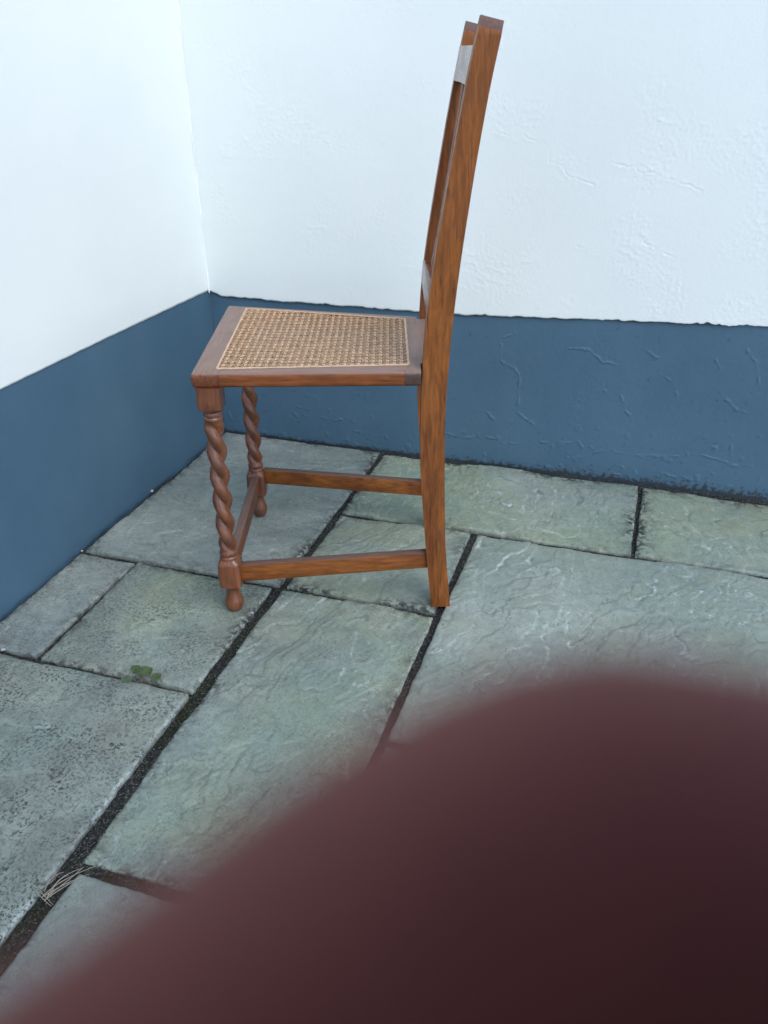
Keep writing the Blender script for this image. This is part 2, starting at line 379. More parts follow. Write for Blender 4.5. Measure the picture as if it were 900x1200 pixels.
# joint grit and moss (uncountable)
def scatter(name, segs, n, size, m, seed, zr=(-.010, -.005), flat=.7):
    rg = np.random.default_rng(seed)
    base = np.array([(1, 0, 0), (-.5, .87, 0), (-.5, -.87, 0), (0, 0, .9), (0, 0, -.6)]); fc = [(0, 1, 3), (1, 2, 3), (2, 0, 3), (1, 0, 4), (2, 1, 4), (0, 2, 4)]
    L = np.array([math.hypot(s[2] - s[0], s[3] - s[1]) * s[5] for s in segs]); pk = rg.choice(len(segs), n, p=L / L.sum())
    V = []; F = []
    for k, i in enumerate(pk):
        x0, y0, x1, y1, hw, _ = segs[i]; t = rg.random(); o = rg.uniform(-hw, hw); dx, dy = x1 - x0, y1 - y0; q = math.hypot(dx, dy)
        c = np.array([x0 + dx * t - dy / q * o, y0 + dy * t + dx / q * o, rg.uniform(*zr)])
        s = rg.uniform(*size); a = rg.uniform(0, 6.28); ca, sa = math.cos(a), math.sin(a)
        P = base * rg.uniform(.6, 1.3, (5, 1)); P = np.stack([P[:, 0] * ca - P[:, 1] * sa, P[:, 0] * sa + P[:, 1] * ca, P[:, 2] * flat], 1)
        V.append(c + P * s); F += [tuple(j + 5 * k for j in f) for f in fc]
    me = bpy.data.meshes.new(name); me.from_pydata(np.concatenate(V).tolist(), [], F); me.update()
    return link(name, me, m, None, False)
h = H
JA = [(-.668 * h, .30 * h, -.674 * h, .99 * h, .012, 2.2), (-.674 * h, .99 * h, -.670 * h, 1.346 * h, .011, 1.8), (-.668 * h, 1.346 * h, -.668 * h, 2.05 * h, .008, 1.0)]
JB = [(-.325 * h, .62 * h, -.325 * h, 1.69 * h, .008, 1)]
JH = [(-1.165 * h, 1.346 * h, -.325 * h, 1.346 * h, .006, 1), (-.668 * h, 1.692 * h, .4 * h, 1.692 * h, .004, .6), (-1.165 * h, .99 * h, -.676 * h, .99 * h, .007, 1),
      (-.668 * h, .622 * h, -.325 * h, .622 * h, .009, 1), (-1.0 * h, 2.053 * h, .6 * h, 2.050 * h, .010, 1.5), (-1.017 * h, .99 * h, -1.017 * h, 1.346 * h, .005, 1),
      (.037 * h, 1.692 * h, .037 * h, 2.05 * h, .005, 1), (-1.162 * h, .9 * h, -1.162 * h, 2.05 * h, .005, 1), (-.325 * h, .982 * h, 0, .982 * h, .008, 1)]
o = scatter('joint_grit', JA + JB + JH, 9000, (.0007, .0021), M['grit'], 5)
tag(o, 'dark grit and crumbs lying in the joints of the paving', 'grit', kind='stuff')
LT = [(-1.15 * h, 1.35 * h, -.7 * h, 1.35 * h, .03, 1), (-.67 * h, .4 * h, -.67 * h, 1.7 * h, .045, 2), (-.325 * h, 1.0 * h, -.325 * h, 1.69 * h, .03, 1), (-.66 * h, 2.02 * h, .35 * h, 2.02 * h, .03, 2.5), (-1.14 * h, 1.0 * h, -1.14 * h, 2.0 * h, .02, 1.5), (-1.0 * h, .99 * h, -.7 * h, .99 * h, .03, 1), (-.3 * h, 1.69 * h, .35 * h, 1.69 * h, .02, 1)]
o = scatter('loose_crumbs', LT, 1500, (.0006, .0017), M['grit'], 15, (-.001, .002))
tag(o, 'dark crumbs strewn on the paving beside the joints', 'crumbs', kind='stuff')
MS = [(-.672 * h, .86 * h, -.674 * h, 1.04 * h, .010, 4), (-.668 * h, .44 * h, -.668 * h, .56 * h, .012, 4), (-.62 * h, .622 * h, -.54 * h, .622 * h, .007, 4),
      (-.325 * h, 1.0 * h, -.325 * h, 1.10 * h, .006, 3), (-.668 * h, .3 * h, -.674 * h, 1.3 * h, .011, .5), (-.672 * h, 1.1 * h, -.672 * h, 1.2 * h, .009, 2)]
o = scatter('moss', MS, 1500, (.0007, .0018), M['moss'], 6, (-.008, -.003), 1.2)
tag(o, 'dark green moss growing in the wide paving joints', 'moss', kind='stuff')

# ------------------------------------------------------------------ walls
XL, YB = -1.170 * h, 2.064 * h
def axis_samples(a, b, fa, fb, st, coarse):
    """fine steps st inside fa..fb, coarse outside"""
    p = []
    if a < fa: p += list(np.arange(a, fa, coarse))
    p += list(np.arange(max(a, fa), min(b, fb), st))
    if b > fb: p += list(np.arange(fb, b, coarse))
    p.append(b); return np.array(p)
def px_back(x, y, off=.0):
    d = Ff * 983.3 + Rr * (x - 450) - Uu * (y - 600); k = (YB - off) / d.y; return (d.x * k, H + d.z * k)
z1 = lambda L: [px_back(600 + x / 4.5, 150 + y / 4.5) for x, y in L]
z2 = lambda L: [px_back(560 + x / 2.647, 380 + y / 2.647) for x, y in L]
CRACKS = [z1([(-100, 14), (-36, 36), (27, 45)]), z1([(55, 35), (100, 60), (165, 75), (200, 110), (200, 180), (265, 195), (290, 245), (380, 280), (435, 300)]), z1([(500, 180), (560, 195), (640, 205), (680, 230), (740, 230), (800, 265), (845, 270)]),
          z1([(340, 620), (400, 640), (465, 670)]), z1([(660, 560), (700, 605), (800, 660), (860, 685)]), z1([(845, 270), (930, 300), (1000, 330)])]
RIDGES = [z2(c) for c in ([(70, 60), (72, 115), (118, 140), (128, 165), (125, 240), (125, 275), (175, 310)], [(285, 75), (340, 78), (385, 115), (445, 128)], [(515, 78), (555, 105)],
          [(350, 210), (400, 205), (450, 190)], [(445, 220), (455, 260), (480, 300)], [(560, 155), (605, 180), (618, 230)], [(750, 208), (775, 235), (795, 262), (835, 275)], [(740, 110), (750, 140)],
          [(835, 80), (865, 120), (870, 185)], [(-110, 335), (-60, 350), (0, 350), (60, 355), (75, 368), (130, 370)], [(195, 365), (310, 365), (328, 385)], [(360, 398), (410, 390), (470, 405), (550, 407), (620, 410)],
          [(665, 402), (735, 415), (790, 437), (850, 440)], [(370, 460), (440, 465)], [(80, 45), (115, 25)], [(30, 275), (50, 295)], [(725, 378), (740, 384)], [(570, 462), (610, 475)], [(640, 475), (700, 490)], [(560, 252), (575, 256)], [(425, 435), (450, 445)],
          [(-490, 290), (-440, 300), (-420, 292)], [(-380, 330), (-330, 345)], [(-560, 255), (-520, 262)], [(785, 350), (785, 410)])]
def trace(s, z, lines, width, jit, seed):
    """strength 0..1 near the given ragged polylines, and signed side (above / below)"""
    out = np.zeros_like(s)
    sw = s + jit * fbm(s * 60, z * 60, seed, 3, .6); zw = z + jit * fbm(s * 60 + 9, z * 60, seed + 1, 3, .6)
    for L in lines:
        for (ax, az), (bx, bz) in zip(L, L[1:]):
            m = .02; cs = np.where((s[0] > min(ax, bx) - m) & (s[0] < max(ax, bx) + m))[0]; rs = np.where((z[:, 0] > min(az, bz) - m) & (z[:, 0] < max(az, bz) + m))[0]
            if len(cs) < 2 or len(rs) < 2: continue
            q = np.s_[rs[0]:rs[-1] + 1, cs[0]:cs[-1] + 1]; S_, Z_ = sw[q], zw[q]; dx, dz = bx - ax, bz - az
            t = np.clip(((S_ - ax) * dx + (Z_ - az) * dz) / (dx * dx + dz * dz), 0, 1)
            d = np.hypot(S_ - ax - t * dx, Z_ - az - t * dz); out[q] = np.maximum(out[q], np.exp(-(d / width)**2))
    return out * (.15 + .85 * sstep(-.25, .25, fbm(s * 35, z * 35, seed + 4, 2)))
def wall_relief(s, z, seed, rough):
    r = .0009 * fbm(s * 3, z * 3, seed, 2)
    m = np.clip(sstep(-.1, .35, fbm(s * 2.5, z * 2.5, seed + 3, 3) + rough), 0, 1)
    f = fbm(s * 130, z * 130, seed + 5, 3, .6); m2 = np.clip(sstep(.0, .5, fbm(s * 7, z * 7, seed + 15, 3) + rough * .5), 0, 1); r += m * m2 * .0007 * np.maximum(f, -.1)
    rd = 1 - np.abs(fbm((s + .3 * z) * 16, z * 26, seed + 9, 3)) * 6
    return r + m * m2 * .00045 * np.clip(rd, 0, 1) * sstep(-.1, .3, fbm(s * 11, z * 11, seed + 19, 2))
def band(name, m, parent, side, s0, s1, fine, zlo, zhi, zfine, seed, rough, off, thick, jag=None, st=.003, dirt_dark=None, extra=None):
    """wall skin. side 'b': s=x, surface faces -y at YB; 'l': s=y, surface faces +x at XL"""
    ss = axis_samples(s0, s1, *fine, st, .05); zz = axis_samples(0, 1, 0, 1, 1, 1)
    lo = zlo(ss); z0 = lo.mean(); zs = axis_samples(z0, zhi(ss).max() if callable(zhi) else zhi, z0, zfine, st, .06)
    Sg, Zg = np.meshgrid(ss, zs)
    top = zhi(ss) if callable(zhi) else np.full_like(ss, zhi)
    t = (Zg - zs[0]) / (zs[-1] - zs[0])
    blend = np.clip((Zg - zs[0]) / .02, 0, 1) if not callable(zhi) else t
    if callable(zhi): Zg = lo[None] + t * (top - lo)[None]
    else: Zg = Zg + (lo - z0)[None] * (1 - blend)
    D = off + wall_relief(Sg, Zg, seed, rough(Sg, Zg)) + (extra(Sg, Zg) if extra else 0)
    dt = dirt_dark(Sg, Zg) if dirt_dark else Sg * 0
    if side == 'b': X, Y = Sg, YB - D
    else: X, Y = XL + D, Sg
    # skirt back into the wall on all four sides
    X = np.pad(X, 1, mode='edge'); Y = np.pad(Y, 1, mode='edge'); Z = np.pad(Zg, 1, mode='edge'); dt = np.pad(dt, 1, mode='edge')
    for sl_ in (np.s_[0, :], np.s_[-1, :], np.s_[:, 0], np.s_[:, -1]):
        if side == 'b': Y[sl_] = YB + thick
        else: X[sl_] = XL - thick
    me = grid_mesh(name, X, Y, Z, dict(dirt_dark=dt))
    if side == 'l':
        pass
    o = link(name, me, m, parent)
    bm = bmesh.new(); bm.from_mesh(me); bmesh.ops.recalc_face_normals(bm, faces=bm.faces[:])
    # make the outward side face the yard
    f = max(bm.faces, key=lambda f: f.calc_area()); nrm = f.normal
    if (side == 'b' and nrm.y > 0) or (side == 'l' and nrm.x < 0): bmesh.ops.reverse_faces(bm, faces=bm.faces[:])
    bm.to_mesh(me); bm.free()
    me.polygons.foreach_set('use_smooth', [True] * len(me.polygons))
    return o
def back_edge(s, jag=1):
    b = np.interp(s, [-1.12, -1.085, -.46, -.117, .25, .6], [.402, .3915, .391, .404, .417, .424])
    return b + jag * (.0035 * fbm(s * 22, s * 0 + 3.3, 8, 3, .6) + .0060 * np.maximum(0, fbm(s * 60, s * 0 + 1.3, 9, 3)) * sstep(-.2, .3, fbm(s * 9, s * 0 + .4, 12, 2)))
def left_edge(s, jag=1):
    return np.interp(s, [1.0, 1.5, 1.98], [.419, .414, .405]) + jag * .0012 * fbm(s * 30, s * 0 + 1, 5, 2)
bw = tag(empty('back_wall', (0, 0, 0)), 'white rendered wall behind the chair above a blue-grey painted plinth', 'wall')
lw = tag(empty('side_wall', (0, 0, 0)), 'smooth white wall on the left with a blue-grey painted base', 'wall')
rr = lambda s, z: .16 + .42 * sstep(-.7, .1, s) * sstep(1.15, .7, z)
band('white_render', M['render'], bw, 'b', -1.122, 2.6, (-1.122, .45), back_edge, 2.7, 1.1, 21, rr, .0045, .12, st=.0022,
     extra=lambda s, z: .0005 * trace(s, z, CRACKS, .0050, .004, 301) - .0011 * trace(s, z, CRACKS, .0015, .004, 301),
     dirt_dark=lambda s, z: np.clip(np.exp(-(z - back_edge(s)) / .0016), 0, 1) * .45)  # darker along the lower edge of the render
band('painted_plinth', M['plinth'], bw, 'b', -1.122, 2.6, (-1.122, .45), lambda s: s * 0 - .02, lambda s: back_edge(s, 0) + .012, .5, 33, lambda s, z: s * 0 + .10, 0.0, .10, st=.0018,
     extra=lambda s, z: .0015 * trace(s, z, RIDGES, .0026, .005, 311) + .0009 * sstep(.33, .55, fbm(s * 34, z * 34, 320, 2)) * sstep(.25, .05, z),
     dirt_dark=lambda s, z: np.clip(np.clip((np.exp(-np.maximum(z, 0) / (.007 + .010 * sstep(-.7, .3, s))) + .75 * fbm(s * 95, z * 120, 4, 3, .7) + .25 * fbm(s * 22, z * 20, 7, 2) - .48) * 4, 0, 1) + 1.0 * np.exp(-np.abs(back_edge(s, 0) - .001 - z) / .0028) * sstep(-.45, .1, fbm(s * 12, z * 0, 6, 3)), 0, 1))  # gritty dirt at the foot, and a dark line at the render edge
band('white_render', M['render'], lw, 'l', -1.4, YB - .0005, (.9, YB), left_edge, 2.7, 1.1, 41, lambda s, z: s * 0 - .12, .0022, .12, st=.004)
band('painted_plinth', M['plinth'], lw, 'l', -1.4, YB - .0005, (.9, YB), lambda s: s * 0 - .02, lambda s: left_edge(s, 0) + .012, .5, 55, lambda s, z: s * 0 - .12, 0.0, .10, st=.004,
     dirt_dark=lambda s, z: np.clip(np.exp(-np.maximum(z, 0) / .005) * .7 * sstep(-.2, .4, fbm(s * 9, z * 60, 44, 3)), 0, 1))
# pale bead of filler down the inside corner
bm = bmesh.new(); pts = []
for i in range(60):
    z = .40 + i * .04; pts.append((XL + .0035 + .0005 * math.sin(i * 1.7), YB - .0070 + .0006 * math.sin(i * 2.9), z))
tube(bm, pts, [.0019 + .0006 * math.sin(i * 1.3) for i in range(60)], 8)
fm = plain('white_filler', (.83, .85, .86), .6, .03); from_bm('corner_bead', bm, fm, lw)

# ------------------------------------------------------------------ the chair
Mf = Vector((-0.75889539, 1.37112892, 0)); rot = math.radians(17.339)
chair = tag(empty('chair', Mf, rot), 'old oak dining chair with cane seat, barley twist front legs and tall plain back', 'chair')
PZ = [.0015, .14, .284, .383, .462, .565, .674, .80, .913, 1.0]
PF = [.391, .378, .367, .365, .367, .372, .386, .406, .425, .443]
PB = [.428, .415, .410, .408, .410, .416, .427, .443, .460, .4775]
def smooth_prof():
    zz = np.linspace(PZ[0], PZ[-1], 40)
    def cr(A):
        fine = np.linspace(PZ[0], PZ[-1], 400); y = np.interp(fine, PZ, A); yp = np.concatenate([2 * y[0] - y[40:0:-1], y, 2 * y[-1] - y[-2:-42:-1]])
        k = np.hanning(61); k /= k.sum(); ys = np.convolve(yp, k, 'same')[40:-40]; return np.interp(zz, fine, ys)
    return zz, cr(PF), cr(PB)
def post(du, v0, v1):
    zz, f, b = smooth_prof()
    bm = bmesh.new(); rings = []
    def ring(z, a, c, i0, sl_): return [bm.verts.new((a + du, v0 + i0, z)), bm.verts.new((c + du, v0 + i0, z + sl_)), bm.verts.new((c + du, v1 - i0, z + sl_)), bm.verts.new((a + du, v1 - i0, z))]
    for z, a, c in zip(zz[:-1], f, b): rings.append(ring(z, a, c, 0, 0))
    z, a, c = zz[-1], f[-1], b[-1]; s_ = -.22 * (c - a)
    rings.append(ring(z - .013, a - .0026, c - .0045, 0, s_)); rings.append(ring(z, a, c - .0018, .006, s_))
    for A, B in zip(rings, rings[1:]):
        for k in range(4): bm.faces.new((A[k], A[(k + 1) % 4], B[(k + 1) % 4], B[k]))
    bm.faces.new(rings[0][::-1]); tp = bm.faces.new(rings[-1])
    for f_ in [tp] + [f_ for f_ in bm.faces if f_.calc_center_median().z > .985 and f_ is not tp]: f_.material_index = 1
    es = [e for e in bm.edges if e.calc_face_angle(0) > .6]
    bmesh.ops.bevel(bm, geom=es, offset=.0020, segments=2, profile=.5, affect='EDGES')
    return bm
from_bm('back_post', post(0, -.185, -.156), M['post'], chair).data.materials.append(M['end'])
from_bm('back_post', post(.004, .118, .147), M['post'], chair).data.materials.append(M['end'])
# front legs
def leg_bm(cu, cv):
    n = 40; bm = bmesh.new(); rings = []; zs = []
    def sq(t, half, c=.28):
        a = half / max(abs(math.cos(t)), abs(math.sin(t))); r = half * (1 + c); return min(a, r)
    def R(z, t):
        tw0, tw1 = .137, .398
        if z < .0: return .008
        if z < .052:
            q = np.interp(z, [0, .003, .009, .015, .024, .035, .045, .052], [.0100, .0145, .0175, .0185, .0172, .0138, .0118, .0128]); return q
        if z < .060: k = (z - .052) / .008; return (1 - k) * .0150 + k * sq(t, .0195)
        if z < .110: return sq(t, .0215 if .064 < z < .106 else .0208)
        if z < .118: k = (z - .110) / .008; return (1 - k) * sq(t, .0205) + k * .0175
        if z < tw0: return np.interp(z, [.118, .122, .125, .128, .132, .137], [.0172, .0172, .0150, .0168, .0168, .0150])
        if z < tw1:
            ph = t + 2 * math.pi * (z - .40) / .0985 + .5
            lob = (.5 + .5 * math.cos(2 * ph))**.5
            rr_ = .0086 + .0095 * lob
            e = min((z - tw0) / .012, (tw1 - z) / .012, 1); return rr_ * e + .0145 * (1 - e)
        if z < .416: return np.interp(z, [.398, .401, .404, .407, .409, .412, .416], [.0150, .0168, .0168, .0145, .0168, .0168, .0155])
        if z < .424: k = (z - .416) / .008; return (1 - k) * .0165 + k * sq(t, .0208)
        return sq(t, .0212)
    zs = sorted(set(list(np.round(np.arange(.137, .398, .0022), 4)) + [0, .0015, .003, .006, .010, .014, .018, .023, .028, .034, .040, .044, .047, .0515, .052, .056, .060, .064, .085, .106, .110, .114, .118, .120, .122, .1235, .125, .1265,
                 .128, .130, .132, .1345, .398, .3995, .401, .404, .4055, .407, .408, .409, .412, .414, .4159, .416, .420, .424, .44, .462]))
    for z in zs:
        rings.append([bm.verts.new((cu + R(z, a) * math.cos(a), cv + R(z, a) * math.sin(a), z)) for a in (2 * math.pi * k / n for k in range(n))])
    for A, B in zip(rings, rings[1:]):
        for k in range(n): bm.faces.new((A[k], A[(k + 1) % n], B[(k + 1) % n], B[k]))
    bm.faces.new(rings[0][::-1]); bm.faces.new(rings[-1]); return bm
NL, FL = (.006, -.184), (.004, .194)
from_bm('front_leg', leg_bm(*NL), M['leg'], chair); from_bm('front_leg', leg_bm(*FL), M['leg'], chair)
def bar(a, b, w_, zlo0, zhi0, zlo1, zhi1, m, name, bev=.0025):
    """bar from a to b (u,v), width w_ across, own z range at each end"""
    a = Vector(a); b = Vector(b); t = (b - a).normalized(); n = Vector((-t.y, t.x)) * w_ / 2
    P = [(*(a - n), zlo0), (*(b - n), zlo1), (*(b + n), zlo1), (*(a + n), zlo0), (*(a - n), zhi0), (*(b - n), zhi1), (*(b + n), zhi1), (*(a + n), zhi0)]
    return from_bm(name, hexa(P, bev), m, chair)
bar((.022, -.180), (.385, -.170), .018, .064, .101, .088, .122, M['str_'], 'side_stretcher')
bar((.022, .194), (.388, .133), .018, .086, .121, .083, .118, M['str_'], 'side_stretcher')
bar((.004, -.165), (.004, .175), .018, .068, .103, .074, .110, M['fstr'], 'front_stretcher')
# seat frame
ZT, ZB = .4875, .461
def seat_part(pts, m, name, outer, bev=.0085):
    """outer: the points on the outside of the seat (only those edges are rounded)"""
    bm = prism(pts, ZB, ZT, 'z', 0)
    on = lambda v_: any(math.hypot(v_.co.x - p[0], v_.co.y - p[1]) < 1e-5 for p in outer)
    def ok(e):
        a, b = e.verts
        if not (on(a) and on(b)): return False
        if abs(a.co.z - b.co.z) > .01: return (a.co.x, a.co.y) != () and any(math.hypot(a.co.x - p[0], a.co.y - p[1]) < 1e-5 for p in (oNF, oFF))
        return True
    bmesh.ops.bevel(bm, geom=[e for e in bm.edges if ok(e)], offset=bev, segments=5, profile=.55, affect='EDGES')
    return from_bm(name, bm, m, chair)
oNF, oFF, oFR, oNR = (-.022, -.199), (-.031, .233), (.366, .138), (.3655, -.198)
iNF, iFF, iFR, iNR = (.022, -.174), (.016, .199), (.341, .113), (.343, -.160)
lerp = lambda a, b, t: (a[0] + (b[0] - a[0]) * t, a[1] + (b[1] - a[1]) * t)
g = .0004
def edge_at(a, b, u): t = (u - a[0]) / (b[0] - a[0]); return (u, a[1] + (b[1] - a[1]) * t)
uF = iNF[0] + .004; 
nf_in = edge_at(oNF, oNR, .026); ff_in = edge_at(oFF, oFR, .012)
seat_part([oNF, nf_in, (iNF[0], iNF[1]), (iFF[0], iFF[1]), ff_in, oFF], M['frail'], 'seat_front_rail', [oNF, nf_in, ff_in, oFF])
nr_in = edge_at(oNF, oNR, .338); fr_in = edge_at(oFF, oFR, .336)
seat_part([(nf_in[0] + g, nf_in[1]), (nr_in[0] - g, nr_in[1]), (iNR[0] - g, iNR[1]), (iNF[0] + g, iNF[1])], M['srail'], 'seat_side_rail', [(nf_in[0] + g, nf_in[1]), (nr_in[0] - g, nr_in[1])])
seat_part([(ff_in[0] + g, ff_in[1]), (iFF[0] + g, iFF[1]), (iFR[0] - g, iFR[1]), (fr_in[0] - g, fr_in[1])], M['srail'], 'seat_side_rail', [(ff_in[0] + g, ff_in[1]), (fr_in[0] - g, fr_in[1])])
rear = seat_part([(nr_in[0], nr_in[1]), oNR, (.3655, -.154), (.395, -.154), (.398, .116), (.367, .116), oFR, fr_in, iFR, iNR], M['rrail'], 'seat_back_rail', [nr_in, oNR, oFR, fr_in])
# back rails and slats
def ubox(u0, u1, v0, v1, z0, z1, rake, m, name, bev=.002, dv=0):
    k = rake; P = [(u0, v0, z0), (u1, v0, z0), (u1, v1, z0), (u0, v1, z0), (u0 + k, v0, z1), (u1 + k, v0, z1), (u1 + k, v1, z1), (u0 + k, v1, z1)]
    return from_bm(name, hexa(P, bev), m, chair)
# crest rail, gently bowed
bm = bmesh.new(); rings = []
for i in range(13):
    t = i / 12; v_ = -.156 + .274 * t; bow = .006 * math.sin(math.pi * t)
    f0, f1 = .4265 + bow, .4365 + bow; zt = .963
    rings.append([bm.verts.new(p) for p in ((f0, v_, .910), (f0 + .016, v_, .908), (f1 + .016, v_, zt - .004), (f1, v_, zt))])
for A, B in zip(rings, rings[1:]):
    for k in range(4): bm.faces.new((A[k], A[(k + 1) % 4], B[(k + 1) % 4], B[k]))
bm.faces.new(rings[0][::-1]); bm.faces.new(rings[-1])
from_bm('crest_rail', bm, M['back'], chair)
ubox(.3745, .398, -.156, .118, .566, .603, .0035, M['back'], 'lower_back_rail')
for vc in (.072, -.019, -.110):
    bm = bmesh.new(); rings = []
    for i in range(13):
        z = .598 + (.912 - .598) * i / 12; u = np.interp(z, [.598, .70, .80, .915], [.3905, .408, .4235, .4410])
        rings.append([bm.verts.new(p) for p in ((u, vc - .017, z), (u + .007, vc - .017, z), (u + .007, vc + .017, z), (u, vc + .017, z))])
    for A, B in zip(rings, rings[1:]):
        for k in range(4): bm.faces.new((A[k], A[(k + 1) % 4], B[(k + 1) % 4], B[k]))
    bm.faces.new(rings[0][::-1]); bm.faces.new(rings[-1]); from_bm('back_slat', bm, M['slat'], chair)

# cane panel: woven strands of real strips
def q2(a, b):                                           # bilinear in the inner quad
    A = lerp(iNF, iNR, a); B = lerp(iFF, iFR, a); return lerp(A, B, b)
def inside_u(b): return lerp(iNF, iFF, b)[0], lerp(iNR, iFR, b)[0]
def clip_line(p, d):
    quad = [iNF, iNR, iFR, iFF]; t0, t1 = -9, 9
    for i in range(4):
        a, b = quad[i], quad[(i + 1) % 4]; n = (-(b[1] - a[1]), b[0] - a[0])
        num = (a[0] - p[0]) * n[0] + (a[1] - p[1]) * n[1]; den = d[0] * n[0] + d[1] * n[1]
        if abs(den) < 1e-9:
            if num > 0: return None
            continue
        t = num / den
        if den > 0: t0 = max(t0, t)
        else: t1 = min(t1, t)
    return (t0, t1) if t1 - t0 > .004 else None
def cane():
    V = []; F = []; P = .0122; Q = .0172
    def sag(u, v):
        a = (u - .02) / .32; b = (v + .17) / .36; return -.005 * max(0, math.sin(math.pi * min(max(a, 0), 1))) * max(0, math.sin(math.pi * min(max(b, 0), 1)))
    def strand(p, d, w_, z, amp, ph):
        c = clip_line(p, d)
        if not c: return
        t0, t1 = c[0] - .004, c[1] + .004; n = max(2, int((t1 - t0) / (P / 4)))
        L = math.hypot(*d); nx, ny = -d[1] / L * w_ / 2, d[0] / L * w_ / 2; b0 = len(V)
        jt = random.uniform(-.0003, .0003)
        for i in range(n + 1):
            t = t0 + (t1 - t0) * i / n; u, v = p[0] + d[0] * t + jt * ny * 900, p[1] + d[1] * t
            zz = .4868 + z + amp * math.sin(2 * math.pi * t / P + ph) + sag(u, v)
            V.extend([(u + nx, v + ny, zz), (u, v, zz + .0004), (u - nx, v - ny, zz), (u - nx * .8, v - ny * .8, zz - .0010), (u + nx * .8, v + ny * .8, zz - .0010)])
        for i in range(n):
            k = b0 + 5 * i; F.extend([(k + j, k + (j + 1) % 5, k + 5 + (j + 1) % 5, k + 5 + j) for j in range(5)])
    for i in range(-2, 26):
        v = -.19 + i * Q
        for s_ in (-.0013, .0013): strand((0.0, v + s_ * 1.0), (1, 0), .0015, .0, .0005, i * math.pi)
    for i in range(-1, 32):
        u = 0.004 + i * P
        for s_ in (-.0013, .0013): strand((u + s_, 0), (0, 1), .0021, .0009, .0004, i * math.pi)
    dl = math.hypot(P, Q)
    for i in range(-40, 60):
        strand((.004 + i * P + P / 2, -.19), (P / dl, Q / dl), .0009, .0020, .0004, i)
        strand((.004 + i * P + P / 2, -.19), (P / dl, -Q / dl), .0009, .0026, .0004, i)
    me = bpy.data.meshes.new('cane_weave'); me.from_pydata(V, [], F); me.update()
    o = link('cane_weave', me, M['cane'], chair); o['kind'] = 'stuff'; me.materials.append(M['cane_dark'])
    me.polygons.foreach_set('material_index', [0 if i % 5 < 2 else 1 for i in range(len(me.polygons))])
cane()
for a, b in ((iNF, iNR), (iNR, iFR), (iFR, iFF), (iFF, iNF)):
    bm = bmesh.new(); n = 26; c = ((iNF[0] + iFR[0]) / 2, (iNF[1] + iFR[1]) / 2); pts = []
    for i in range(n + 1):
        p = lerp(a, b, i / n); p = lerp(p, c, -.012); pts.append((p[0] + .0004 * math.sin(i * 2.1), p[1] + .0004 * math.sin(i * 1.7), ZT + .0006 + (.0005 if i % 2 else 0)))
    tube(bm, pts, .0021, 8)
    for v_ in bm.verts: v_.co.z = ZT + (v_.co.z - ZT) * .7
    from_bm('cane_border', bm, M['binder'], chair)

# ------------------------------------------------------------------ small things
def fl(x, y, z=0.0):
    d = Ff * 983.3 + Rr * (x - 450) - Uu * (y - 600); s = (z - H) / d.z; return Vector((d.x * s, d.y * s, z))
wp = fl(166, 800)
weed = tag(empty('weed', wp), 'tiny green weed with round leaves growing in the paving joint on the left', 'weed')
for (x, y, r, m, dz) in ((148, 797, .0072, 'leaf_dull', .006), (159, 783, .0066, 'leaf', .010), (171, 786, .0085, 'leaf', .013), (183, 793, .0065, 'leaf', .009), (163, 792, .004, 'leaf_dull', .007)):
    r *= 1.35; c = fl(x, y, dz) - wp; bm = bmesh.new(); n = 14
    tilt = Matrix.Rotation(random.uniform(.0, .3), 3, 'X') @ Matrix.Rotation(random.uniform(-.12, .12), 3, 'Y')
    cc = bm.verts.new(c + tilt @ Vector((0, 0, -r * .12)))
    rim = [bm.verts.new(c + tilt @ Vector((math.cos(a) * r * (1 + .08 * math.sin(3 * a)), math.sin(a) * r, r * .10 * math.cos(2 * a)))) for a in (2 * math.pi * k / n for k in range(n))]
    for k in range(n): bm.faces.new((cc, rim[k], rim[(k + 1) % n]))
    bmesh.ops.solidify(bm, geom=bm.faces[:], thickness=.0005)
    from_bm('leaf', bm, M[m], weed)
    bm = bmesh.new(); tube(bm, [Vector((0, 0, -.006)), c * .5 + Vector((0, 0, .003)), c - Vector((0, 0, .0006))], [.0007, .0006, .0004], 5)
    from_bm('stem', bm, M['stem'], weed)
rp = fl(58, 1045)
tuft = tag(empty('dry_grass_tuft', rp), 'wisp of dead straw-coloured grass lying over the wide joint at lower left', 'dry grass')
B0 = [((50, 1050), (70, 1030), (112, 1015)), ((48, 1052), (75, 1035), (105, 1024)), ((52, 1045), (58, 1025), (75, 1022)), ((45, 1042), (52, 1050), (62, 1060)), ((38, 1040), (48, 1052), (60, 1062)),
      ((55, 1052), (66, 1026), (95, 1018)), ((56, 1050), (80, 1032), (98, 1016)), ((50, 1040), (62, 1034), (68, 1024)), ((52, 1055), (72, 1040), (92, 1030)), ((60, 1048), (64, 1030), (80, 1026))]
for k, (a, b, c) in enumerate(B0):
    A, B, Cc = fl(*a, .001) - rp, fl(*b, .007 + .001 * (k % 3)) - rp, fl(*c, .003) - rp; pts = []
    for i in range(9):
        t = i / 8; pts.append(A * (1 - t)**2 + B * 2 * t * (1 - t) + Cc * t * t)
    bm = bmesh.new(); tube(bm, pts, [.0007 * (1 - .6 * i / 8) for i in range(9)], 5); from_bm('grass_blade', bm, M['straw'], tuft)
def pebble(x, y, r, label, z=0.0, name='pebble'):
    bm = bmesh.new(); bmesh.ops.create_icosphere(bm, subdivisions=2, radius=r); rg = random.Random(int(x))
    for v_ in bm.verts: v_.co *= rg.uniform(.8, 1.15); v_.co.z *= .6
    o = from_bm(name, bm, M['pebble'], None, True); o.location = fl(x, y, z) + Vector((0, 0, r * .4)); tag(o, label, 'pebble'); return o
